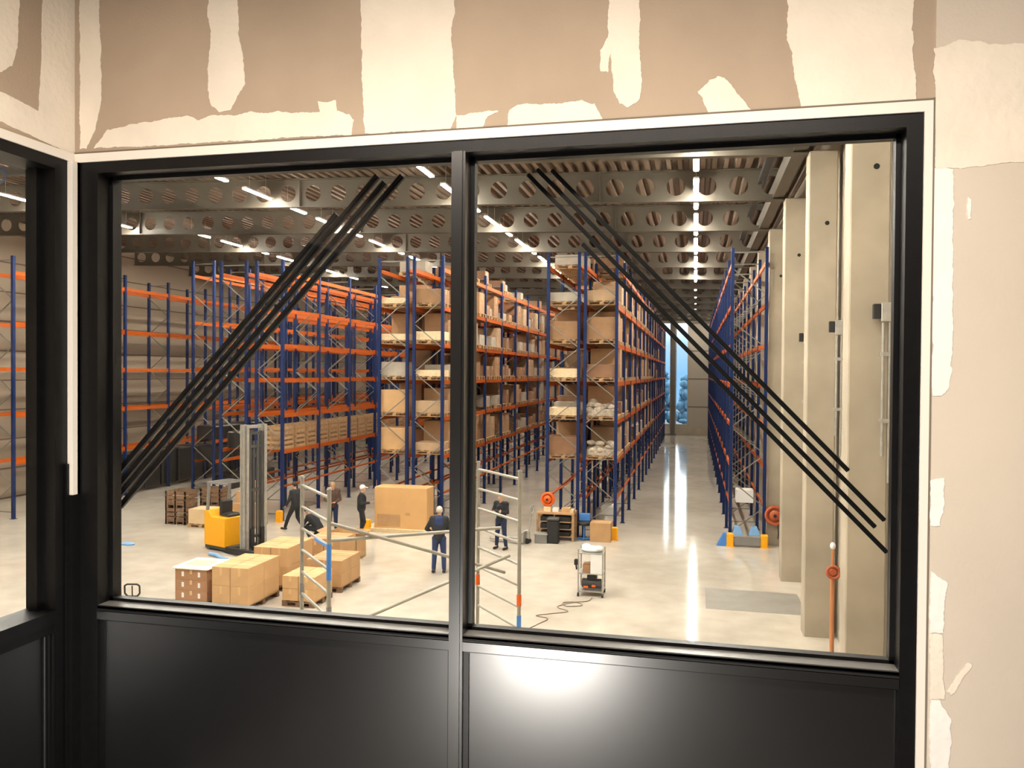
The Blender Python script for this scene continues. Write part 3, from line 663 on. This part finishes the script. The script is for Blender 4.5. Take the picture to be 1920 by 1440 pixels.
# ------------------------------------------------------------------ aluminium scaffold tower
alu = mat('aluminium', (.36, .335, .29), .4, .4, .12, 8)
S = thing('scaffold_tower', 'aluminium mobile scaffold tower with two ladder frames and diagonal braces', 'scaffold', (-3.25, 10.1, 0))
A0, A1 = Vector((-2.27, 10.44)), Vector((-3.09, 11.34)); B0, B1 = Vector((-4.22, 8.76)), Vector((-5.04, 9.66)); O2 = Vector((-3.25, 10.1))
def P(v, z): return (v.x - O2.x, v.y - O2.y, z)
for (p0, p1, zt) in ((A0, A1, 4.20), (B0, B1, 4.12)):
    for q in (p0, p1):
        f = obj('post', MB().tube(P(q, .25), P(q, zt), .026, n=12).torus(P(q, zt - .02), .027, .006, n=14, m=6), alu, S)
        if p0 == A0: obj('collar', MB().tube(P(q, 2.38), P(q, 2.53), .034), orange_p, f)
        else: obj('collar', MB().tube(P(q, 2.55), P(q, 2.70), .033), grey_mid, f)
        obj('castor', MB().tube((q.x - O2.x - .03, q.y - O2.y, .1), (q.x - O2.x + .03, q.y - O2.y, .1), .1, n=18).tube(P(q, .1), P(q, .25), .02), grey_dark, f)
    z = zt - .12
    while z > .4:
        obj('rung', MB().tube(P(p0, z), P(p1, z), .019, n=10), alu, S); z -= .286
obj('coupler', MB().tube(P(B0, 3.02), P(B0, 3.45), .03).bar(P(B0, 3.42), (P(B0, 0)[0] - .35, P(B0, 0)[1] + .35, 3.42), .03, .03), blue_pl, S)
obj('coupler', MB().tube(P(A0, 2.05), P(A0, 2.25), .031), blue_pl, S)
def lerp(a, b, t_, z): q = a + (b - a) * t_; return P(q, z)
obj('diagonal_brace', MB().tube(lerp(B0, B1, 0, 3.70), lerp(A0, A1, .33, 2.74), .022), alu, S)
obj('diagonal_brace', MB().tube(lerp(B0, B1, 0, 3.49), lerp(A0, A1, .45, 3.33), .022), alu, S)
obj('diagonal_brace', MB().tube(lerp(B0, B1, 0, 2.38), lerp(A0, A1, .22, 3.00), .022), alu, S)

# ------------------------------------------------------------------ people
skin_m = mat('skin', (.55, .31, .20), .6); hair_grey = mat('grey_hair', (.55, .50, .43), .8); hair_dark = mat('dark_hair', (.03, .02, .015), .7)
hair_blond = mat('fair_hair', (.45, .30, .16), .8); cl_black = mat('black_cloth', (.010, .011, .014), .85); cl_navy = mat('navy_denim', (.008, .016, .055), .85)
cl_jean = mat('blue_denim', (.018, .036, .11), .85); cl_brown = mat('brown_cloth', (.075, .04, .03), .85); cl_grey = mat('charcoal_cloth', (.016, .018, .023), .85); shoe_m = mat('dark_shoes', (.015, .013, .012), .5)
def capsule(m, a, b, ra, rb, n=12):
    a, b = Vector(a), Vector(b); d = b - a
    if d.length < 1e-5: d = Vector((0, 0, 1e-4))
    q = d.to_track_quat('Z', 'Y'); L = d.length; prof = []
    for k in range(5): t_ = -PI / 2 + k * PI / 8; prof.append((ra * math.cos(t_), ra * math.sin(t_)))
    for k in range(5): t_ = k * PI / 8; prof.append((rb * math.cos(t_), L + rb * math.sin(t_)))
    m.lathe([(max(r_, 1e-4), z_) for r_, z_ in prof], n, 0, Matrix.Translation(a) @ q.to_matrix().to_4x4())
def fuse(name, m, material, voxel, parent):
    me = m.mesh(name + '_tmp', material); o = bpy.data.objects.new(name + '_tmp', me); COL.objects.link(o)
    md = o.modifiers.new('r', 'REMESH'); md.mode = 'VOXEL'; md.voxel_size = voxel; md.use_smooth_shade = True
    sm_ = o.modifiers.new('s', 'SMOOTH'); sm_.iterations = 3; sm_.factor = .5
    dg = bpy.context.evaluated_depsgraph_get(); me2 = bpy.data.meshes.new_from_object(o.evaluated_get(dg)); me2.name = name
    bpy.data.objects.remove(o); me2.materials.clear(); me2.materials.append(material)
    return link(name, me2, parent)
STAND = dict(pel=(0, 0, .93), chest=(0, .01, 1.30), neck=(0, .02, 1.47), head=(0, .04, 1.62), hipL=(-.09, 0, .90), hipR=(.09, 0, .90),
             kneeL=(-.10, .02, .50), kneeR=(.10, .02, .50), ankL=(-.11, -.01, .09), ankR=(.11, -.01, .09), shL=(-.18, 0, 1.42), shR=(.18, 0, 1.42),
             elL=(-.24, -.02, 1.14), elR=(.24, -.02, 1.14), wrL=(-.25, .08, .90), wrR=(.25, .08, .90), footL=None, footR=None)
def person(label, loc, rz, pose, top, legs, hair, scale=1.0, cap=None, vest=None):
    J = dict(STAND); J.update(pose); V = {k: Vector(v) for k, v in J.items() if v is not None}
    t = thing('person', label, 'person', loc, rz); t.scale = (scale,) * 3
    up = (V['head'] - V['neck']).normalized(); fwd = Vector(J.get('look', (0, 1, 0))).normalized()
    fwd = (fwd - up * fwd.dot(up)).normalized(); side = fwd.cross(up)
    b = MB(); h = V['head']
    HM = Matrix((side, fwd, up)).transposed().to_4x4(); HM.translation = h
    def hp(x, y, z): return HM @ Vector((x, y, z))
    def he(c, rx, ry, rz_):
        s = MB(); s.sphere((0, 0, 0), rx, ry, rz_, 14, 10)
        b.add([HM @ (Vector(v) + Vector(c)) for v in s.v], s.f, 0, True)
    he((0, 0, .02), .075, .095, .105); he((0, .03, -.05), .055, .06, .07)                 # skull, jaw
    he((0, .098, -.01), .013, .022, .026)                                                # nose
    he((0, .083, -.055), .026, .012, .010)                                               # mouth
    for sx in (-1, 1): he((sx * .078, 0, 0), .012, .022, .032); he((sx * .03, .088, .02), .014, .010, .009)
    capsule(b, V['neck'] - up * .06, h - up * .05, .058, .055)
    capsule(b, V['pel'], V['chest'], .115, .12); capsule(b, V['shL'], V['shR'], .07, .07)
    for s in 'LR':
        capsule(b, V['sh' + s], V['el' + s], .047, .038); capsule(b, V['el' + s], V['wr' + s], .038, .027)
        capsule(b, V['hip' + s], V['knee' + s], .075, .052); capsule(b, V['knee' + s], V['ank' + s], .05, .037)
        d = (V['wr' + s] - V['el' + s]).normalized(); sgn = -1 if s == 'L' else 1
        w = d.cross(Vector((0, 1, .3))).normalized() if abs(d.y) < .8 else d.cross(Vector((0, 0, 1))).normalized()
        curl = w.cross(d).normalized(); wr = V['wr' + s]; palm = wr + d * .085
        for k in (-1.5, -.5, .5, 1.5): capsule(b, wr + w * k * .008, palm + w * k * .021, .017, .013, 8)
        for k, L in zip((-1.5, -.5, .5, 1.5), (.062, .075, .07, .055)):
            p0 = palm + w * k * .022; p1 = p0 + d * L * .55 + curl * .012; p2 = p1 + d * L * .35 + curl * .03
            capsule(b, p0, p1, .0095, .009, 8); capsule(b, p1, p2, .009, .0075, 8)
        th = wr + d * .03 - w * sgn * .02; t1 = th + d * .04 - w * sgn * .035 + curl * .01
        capsule(b, th, t1, .013, .010, 8); capsule(b, t1, t1 + d * .028 + curl * .012, .0095, .008, 8)
        fd = Vector(J.get('fd' + s, (0, 1, 0))); capsule(b, V['ank' + s], V['ank' + s] + fd * .13 - Vector((0, 0, .04)), .035, .03)
    fuse('body', b, skin_m, .0085, t)
    j = MB(); capsule(j, V['pel'] + Vector((0, 0, .02)), V['chest'], .15, .155); capsule(j, V['shL'], V['shR'], .085, .085); capsule(j, V['chest'], V['neck'] - up * .05, .14, .07)
    for s in 'LR':
        capsule(j, V['pel'], V['sh' + s] - (V['sh' + s] - V['pel']) * .12, .12, .10)
        capsule(j, V['sh' + s], V['el' + s], .068, .058); capsule(j, V['el' + s], V['wr' + s] - (V['wr' + s] - V['el' + s]) * .06, .058, .042)
    fuse('jacket', j, top, .014, t)
    if vest:
        vv_ = MB(); capsule(vv_, V['chest'] + Vector((0, -.02, .02)), V['chest'] + Vector((0, -.03, .1)), .15, .13); fuse('shoulder_panel', vv_, vest, .014, t)
    l = MB(); capsule(l, V['hipL'], V['hipR'], .105, .105); capsule(l, V['pel'], V['pel'] - Vector((0, 0, .02)), .135, .13)
    for s in 'LR': capsule(l, V['hip' + s], V['knee' + s], .100, .072); capsule(l, V['knee' + s], V['ank' + s] + (V['knee' + s] - V['ank' + s]) * .08, .072, .058)
    fuse('trousers', l, legs, .014, t)
    for s in 'LR':
        fd = Vector(J.get('fd' + s, (0, 1, 0))); q = MB(); a = V['ank' + s]
        capsule(q, a - fd * .04 - Vector((0, 0, .035)), a + fd * .16 - Vector((0, 0, .045)), .05, .042); fuse('shoe', q, shoe_m, .012, t)
    hm = MB(); s_ = MB(); s_.sphere((0, -.012, .04), .086, .103, .10, 18, 12)
    keep = [(HM @ Vector(v)) for v in s_.v]
    fs = [f for f in s_.f if sum(s_.v[i][2] for i in f) / 4 > (.05 if sum(s_.v[i][1] for i in f) / 4 > .02 else -.03)]
    hm.add(keep, fs, 0, True)
    if cap:
        hm.add([HM @ Vector(v) for v in ((-.06, .08, .07), (.06, .08, .07), (.05, .17, .055), (-.05, .17, .055), (-.06, .08, .062), (.06, .08, .062), (.05, .17, .048), (-.05, .17, .048))], [(0, 1, 2, 3), (7, 6, 5, 4), (2, 6, 7, 3), (0, 3, 7, 4), (1, 5, 6, 2)])
    o = obj('cap' if cap else 'hair', hm, cap or hair, t)
    sd = o.modifiers.new('t', 'SOLIDIFY'); sd.thickness = .006
    return t
# facing angle: rz turns local +Y (forward)
person('person walking left in a long dark coat and dark trousers, beside the left rack', (-13.3, 25.0, 0), R(75),
       dict(kneeL=(-.1, .22, .52), ankL=(-.1, .38, .14), kneeR=(.1, -.02, .5), ankR=(.1, -.30, .16), fdR=(0, .8, -.5), wrL=(-.24, .2, .95), elL=(-.25, .05, 1.15)), cl_grey, cl_black, hair_dark, .98)
person('person in a brown jacket looking down at something in both hands', (-12.05, 25.3, 0), R(200),
       dict(head=(0, .07, 1.61), elL=(-.25, .03, 1.14), wrL=(-.10, .27, 1.08), elR=(.25, .03, 1.14), wrR=(.10, .27, 1.06), look=(0, 1, -.4)), cl_brown, cl_navy, hair_blond, .99)
person('person with a white cap and dark jacket turned right, one forearm raised', (-10.85, 24.95, 0), R(-70),
       dict(elR=(.25, .0, 1.15), wrR=(.16, .28, 1.16), kneeR=(.1, .10, .5), ankR=(.1, -.05, .10)), cl_grey, cl_black, hair_grey, .98, white_pl)
person('person kneeling in black clothes behind the scaffold, head bent forward', (-12.0, 23.9, 0), R(80),
       dict(pel=(0, -.15, .40), hipL=(-.09, -.15, .38), hipR=(.09, -.15, .38), kneeL=(-.12, .28, .42), ankL=(-.12, .1, .09), kneeR=(.12, .15, .07), ankR=(.12, -.28, .09), fdR=(0, -.5, -.2),
            chest=(0, .08, .70), neck=(0, .2, .83), head=(0, .30, .93), shL=(-.18, .15, .79), shR=(.18, .15, .79), elL=(-.24, .28, .55), elR=(.24, .28, .55), wrL=(-.12, .45, .42), wrR=(.12, .45, .42), look=(0, 1, -.5)), cl_black, cl_black, hair_dark, 1.0)
person('person seen from behind in blue jeans and dark jacket beside the centre mullion', (-6.8, 20.9, 0), R(10),
       dict(elL=(-.33, -.02, 1.16), wrL=(-.20, .16, 1.02), elR=(.30, 0, 1.15), wrR=(.16, .2, 1.08), kneeL=(-.12, .02, .5), ankL=(-.14, -.02, .09), kneeR=(.12, .02, .5), ankR=(.14, -.02, .09)), cl_grey, cl_jean, hair_grey, 1.04, None, cl_jean)
person('person in black with folded arms standing right of the mullion, seen through the scaffold', (-5.85, 24.2, 0), R(165),
       dict(elL=(-.25, .06, 1.17), wrL=(.08, .22, 1.17), elR=(.25, .06, 1.17), wrR=(-.06, .24, 1.21), kneeL=(-.13, .02, .5), ankL=(-.18, 0, .09), kneeR=(.12, .02, .5), ankR=(.16, 0, .09)), cl_black, cl_navy, hair_blond, 1.0)

# ------------------------------------------------------------------ office: walls with the two windows
WY = 2.2; FT = 6.19; FB = 3.9; FXL, FXR = -1.95, .575; CZ = 6.85
mb = MB()
mb.box(FXL - .12, FXR, WY, WY + .12, FT, CZ); mb.box(FXR, 2.75, WY, WY + .12, FB, CZ); struct('wall_front', mb, board)
# left wall: strip above window
mb = MB(); mb.box(FXL - .12, FXL, -2.6, WY, FT, CZ); mb.box(FXL - .12, FXL, -2.6, -.3, FB, FT); struct('wall_side', mb, board)
dark_board = mat('low_bounce_dark_board', (.13, .115, .10), .9)  # unseen room faces, darkened in colour to cut bounce onto panel and glass
struct('wall_back', MB().box(FXL - .12, 2.75, -2.72, -2.6, FB, CZ), dark_board)
struct('wall_office_right', MB().box(2.75, 2.87, -2.72, WY + .12, FB, CZ), dark_board)
struct('floor_office', MB().box(FXL - .2, 2.87, -2.72, WY + .2, FB - .25, FB), office_floor_m)
struct('ceiling_office', MB().box(FXL - .12, 2.87, -2.72, WY + .12, CZ, CZ + .1), dark_board)

# patches of joint compound, laid on the wall faces; coordinates are metres on the wall (x, z)
def patch(poly, m, name, parent_wall, plane='y', th=.0015, rough=.006, seed=0, lift=0):
    rnd = random.Random(seed); pts = []
    n = len(poly)
    for i in range(n):
        a, b = Vector(poly[i]), Vector(poly[(i + 1) % n]); L = (b - a).length; k = max(1, int(L / .005))
        nn = Vector((-(b - a).y, (b - a).x)); nn = nn / max(nn.length, 1e-6)
        w = 0
        for s in range(k):
            w = w * .82 + rnd.uniform(-1, 1) * rough * .45; pts.append(a + (b - a) * s / k + nn * (w if 0 < s else 0))
    N = len(pts)
    if plane == 'y': v = [(p_.x, WY - .0002 - lift, p_.y) for p_ in pts] + [(p_.x, WY - th - lift, p_.y) for p_ in pts]
    else: v = [(FXL + .0002, p_.x, p_.y) for p_ in pts] + [(FXL + th, p_.x, p_.y) for p_ in pts]
    from mathutils.geometry import tessellate_polygon
    tri = tessellate_polygon([[Vector((p_.x, p_.y, 0)) for p_ in pts]])
    mbb = MB(); mbb.add(v, [tuple(N + i for i in t_) for t_ in tri] + [(i, (i + 1) % N, N + (i + 1) % N, N + i) for i in range(N)])
    return obj(name, mbb, m, parent_wall)
wf = bpy.data.objects['wall_front']; ws = bpy.data.objects['wall_side']
def px(x, y, yy=WY):                                      # wall-plane metres (x, z) of a point read off the photo
    d = fw + rv * ((x - 960) / F_PX) - uv * ((y - 720) / F_PX); k = yy / d.y
    return (d.x * k, 5.5 + d.z * k)
def pxs(x, y):
    d = fw + rv * ((x - 960) / F_PX) - uv * ((y - 720) / F_PX); k = FXL / d.x
    return (d.y * k, 5.5 + d.z * k)
PP = [
 ([(150, -60), (186, -60), (186, 30), (190, 100), (188, 200), (180, 240), (162, 272), (150, 276)], joint),
 ([(398, -60), (446, -60), (447, 60), (457, 110), (459, 160), (445, 180), (432, 207), (412, 211), (398, 200), (390, 170), (389, 130), (396, 60), (389, 30)], joint),
 ([(200, 245), (232, 238), (262, 230), (300, 226), (340, 220), (352, 217), (372, 226), (400, 216), (440, 217), (470, 209), (500, 212), (520, 208), (560, 212), (600, 210), (596, 190), (630, 188), (632, 208), (655, 214), (664, 225), (660, 246), (400, 262), (176, 274)], joint),
 ([(676, -60), (853, -60), (852, 30), (846, 70), (852, 150), (856, 218), (845, 235), (685, 246), (680, 160), (677, 90)], joint),
 ([(856, 216), (900, 210), (935, 208), (915, 218), (905, 232), (856, 236)], joint),
 ([(955, 207), (978, 196), (1040, 194), (1095, 190), (1115, 194), (1132, 214), (1120, 220), (952, 232)], joint),
 ([(1146, -60), (1198, -60), (1199, 80), (1204, 150), (1196, 190), (1178, 202), (1162, 195), (1150, 170), (1146, 100), (1140, 136), (1126, 134), (1125, 95), (1140, 70)], joint),
 ([(1308, 172), (1330, 150), (1345, 143), (1358, 146), (1375, 165), (1415, 204), (1360, 206), (1330, 205), (1318, 185)], joint),
 ([(1473, -60), (1716, -60), (1712, 60), (1712, 110), (1720, 186), (1505, 198), (1490, 150), (1486, 100), (1476, 70), (1478, 20)], joint),
 ([(1750, 92), (1775, 86), (1795, 76), (1830, 78), (1850, 84), (1990, 80), (1990, 300), (1850, 310), (1800, 318), (1754, 316)], joint),
 ([(1750, 316), (1786, 318), (1786, 600), (1784, 690), (1776, 730), (1764, 742), (1748, 742), (1746, 500)], joint_white),
 ([(1744, 900), (1770, 896), (1768, 960), (1762, 985), (1744, 985)], joint_white),
 ([(1744, 1070), (1762, 1082), (1776, 1092), (1770, 1130), (1768, 1186), (1742, 1186)], joint_white),
 ([(1744, 1310), (1762, 1312), (1772, 1330), (1782, 1345), (1780, 1400), (1776, 1460), (1742, 1460)], joint_white),
 ([(1742, 1186), (1766, 1190), (1770, 1310), (1742, 1310)], joint),
 ([(1774, 1296), (1812, 1242), (1822, 1246), (1816, 1256), (1782, 1302)], joint),
 ([(1814, 370), (1820, 375), (1820, 410), (1814, 412)], joint_white)]
# the lower right board is a greyer sheet
rb = struct('wall_front_sheet', MB().box(FXR + .004, 2.745, WY - .004, WY - .0002, FB, CZ - .01), board_grey)
rb.name = 'trim_3'
for i, (poly, m) in enumerate(PP):
    poly = [(x, 280 - .054 * (x - 150)) if 145 < x < 1730 and abs(y - (276 - .054 * (x - 150))) < 14 else (x, y) for x, y in poly]
    patch([px(*q) for q in poly], m, 'joint_compound', wf, 'y', seed=i, lift=.004 if poly[0][0] > 1730 else 0, rough=.0035)
for i, (poly, m) in enumerate([([(80, -60), (147, -60), (147, 296), (0, 228), (-40, 213), (-40, 150), (0, 172), (72, 208), (78, 60)], joint), ([(-40, -60), (38, -60), (34, 30), (32, 90), (22, 124), (0, 135), (-40, 130)], joint)]):
    patch([pxs(*q) for q in poly], m, 'joint_compound', ws, 'x', seed=30 + i, rough=.0025)
# white trim round the window opening
struct('trim_4', MB().box(FXL, FXR, WY - .006, WY + .03, 6.163, FT).box(FXR - .02, FXR, WY - .006, WY + .03, FB, 6.163), trim_white)
struct('trim_5', MB().box(FXL - .03, FXL + .006, -2.5, WY - .006, 6.163, FT), trim_white)
struct('trim_6', MB().box(FXL, FXL + .020, WY - .03, WY + .0, 5.10, 6.163), trim_white)
struct('trim_7', MB().box(FXL, FXR + .002, WY - .0025, WY - .0004, FT + .001, FT + .006).box(FXR, FXR + .004, WY - .0065, WY - .0045, FB, FT + .006), seam_dark)
struct('trim_8', MB().box(FXL, FXL + .022, WY - .034, WY + .0, FB, 5.10).box(FXL + .003, FXL + .01, WY - .045, WY - .034, FB, 5.2), black_metal)

# window 1: black frame, two panes over two solid panels
W1 = struct('window_1', MB().box(-1.93, -1.864, WY, WY + .11, FB, 6.163).box(.515, .555, WY, WY + .11, FB, 6.163).box(-1.864, .515, WY, WY + .11, 6.128, 6.163)
            .box(-1.864, .515, WY + .0, WY + .11, 4.70, 4.742).box(-1.864, .515, WY, WY + .11, FB, 3.98), black_metal)
obj('mullion', MB().box(-.684, -.643, WY - .004, WY + .11, FB + .05, 6.13).box(-.676, -.651, WY - .009, WY - .004, FB + .05, 6.13), black_panel, W1)
for (a, b) in ((-1.864, -.684), (-.643, .515)):
    g = MB(); s_ = .012
    for (x0, x1, z0, z1) in ((a, a + s_, 4.742, 6.128), (b - s_, b, 4.742, 6.128), (a, b, 4.742, 4.742 + s_), (a, b, 6.128 - s_, 6.128)): g.box(x0, x1, WY + .055, WY + .085, z0, z1)
    obj('glazing_bead', g, black_metal, W1)
    obj('sill', MB().box(a, b, WY + .004, WY + .056, 4.742, 4.7445), sill_grey, W1)
    obj('gasket', MB().box(a, b, WY + .0, WY + .003, 4.735, 4.744).box(a, b, WY - .003, WY + .0, 4.728, 4.733), gasket, W1)
    obj('window_pane', MB().box(a + .002, b - .002, WY + .068, WY + .074, 4.745, 6.126), glass_m, W1)
    obj('solid_panel', MB().bbox(a + .003, b - .003, WY + .016, WY + .03, 3.98, 4.694, .001), black_panel, W1)
    obj('rail_cover', MB().box(a, b, WY - .003, WY - .0003, 4.700, 4.726), black_panel, W1)
    obj('panel_frame', MB().box(a, b, WY + .008, WY + .02, 4.694, 4.70).box(a, a + .016, WY + .008, WY + .02, 3.98, 4.694).box(b - .006, b, WY + .008, WY + .02, 3.98, 4.694), black_metal, W1)
# window 2: in the side wall
W2 = struct('window_2', MB().box(FXL - .11, FXL, 2.12, 2.19, FB, 6.163).box(FXL - .11, FXL, -.3, 2.12, 6.128, 6.163).box(FXL - .11, FXL, -.3, 2.12, 4.70, 4.742)
            .box(FXL - .11, FXL, -.3, -.24, FB, 6.163).box(FXL - .11, FXL, -.3, 2.12, FB, 3.98).box(FXL - .08, FXL - .05, 2.10, 2.12, 4.742, 6.128), black_metal)
obj('window_pane', MB().box(FXL - .074, FXL - .068, -.24, 2.12, 4.742, 6.128), glass_m, W2)
obj('solid_panel', MB().box(FXL - .03, FXL - .016, -.24, 2.115, 3.98, 4.694), black_panel, W2)
obj('panel_frame', MB().box(FXL - .02, FXL - .004, -.24, 2.12, 4.672, 4.70).tube((FXL - .012, 2.09, 3.98), (FXL - .012, 2.09, 4.672), .008), black_metal, W2)
struct('trim_9', MB().box(FXL - .12, -1.93, WY - .01, WY + .12, FB - .2, 6.163), black_metal)          # corner post
# slanting black bars outside the glass
bars = [((-.503, 6.105), (.494, 5.077), 'second lowest of the four black bars slanting down right across the right pane'),
        ((-.474, 6.119), (.518, 5.097), 'second highest of the four black bars slanting down right across the right pane'),
        ((-.429, 6.114), (.422, 5.232), 'topmost of the four black bars slanting down right, ending before the frame'),
        ((-.334, 5.889), (.525, 5.008), 'lowest of the four black bars slanting down right, starting lower down'),
        ((-1.133, 6.008), (-1.964, 5.129), 'short upper black bar slanting across the left pane'),
        ((-.993, 6.125), (-1.97, 5.076), 'upper long black bar slanting across the left pane'),
        ((-.968, 6.103), (-1.966, 5.043), 'middle long black bar slanting across the left pane'),
        ((-.909, 6.121), (-1.942, 5.025), 'lowest long black bar slanting across the left pane')]
for i, (a, b, lb) in enumerate(bars):
    w = .0125 if i < 4 else .018
    m = MB().bar((a[0], 2.4, a[1]), (b[0], 2.4, b[1]), w, .012, up=(0, 1, 0))
    m.bar((a[0], 2.394 - .001, a[1]), (b[0], 2.394 - .001, b[1]), w * .35, .006, up=(0, 1, 0))
    tag(obj('slanting_bar', m, black_bar), lb, 'bar')
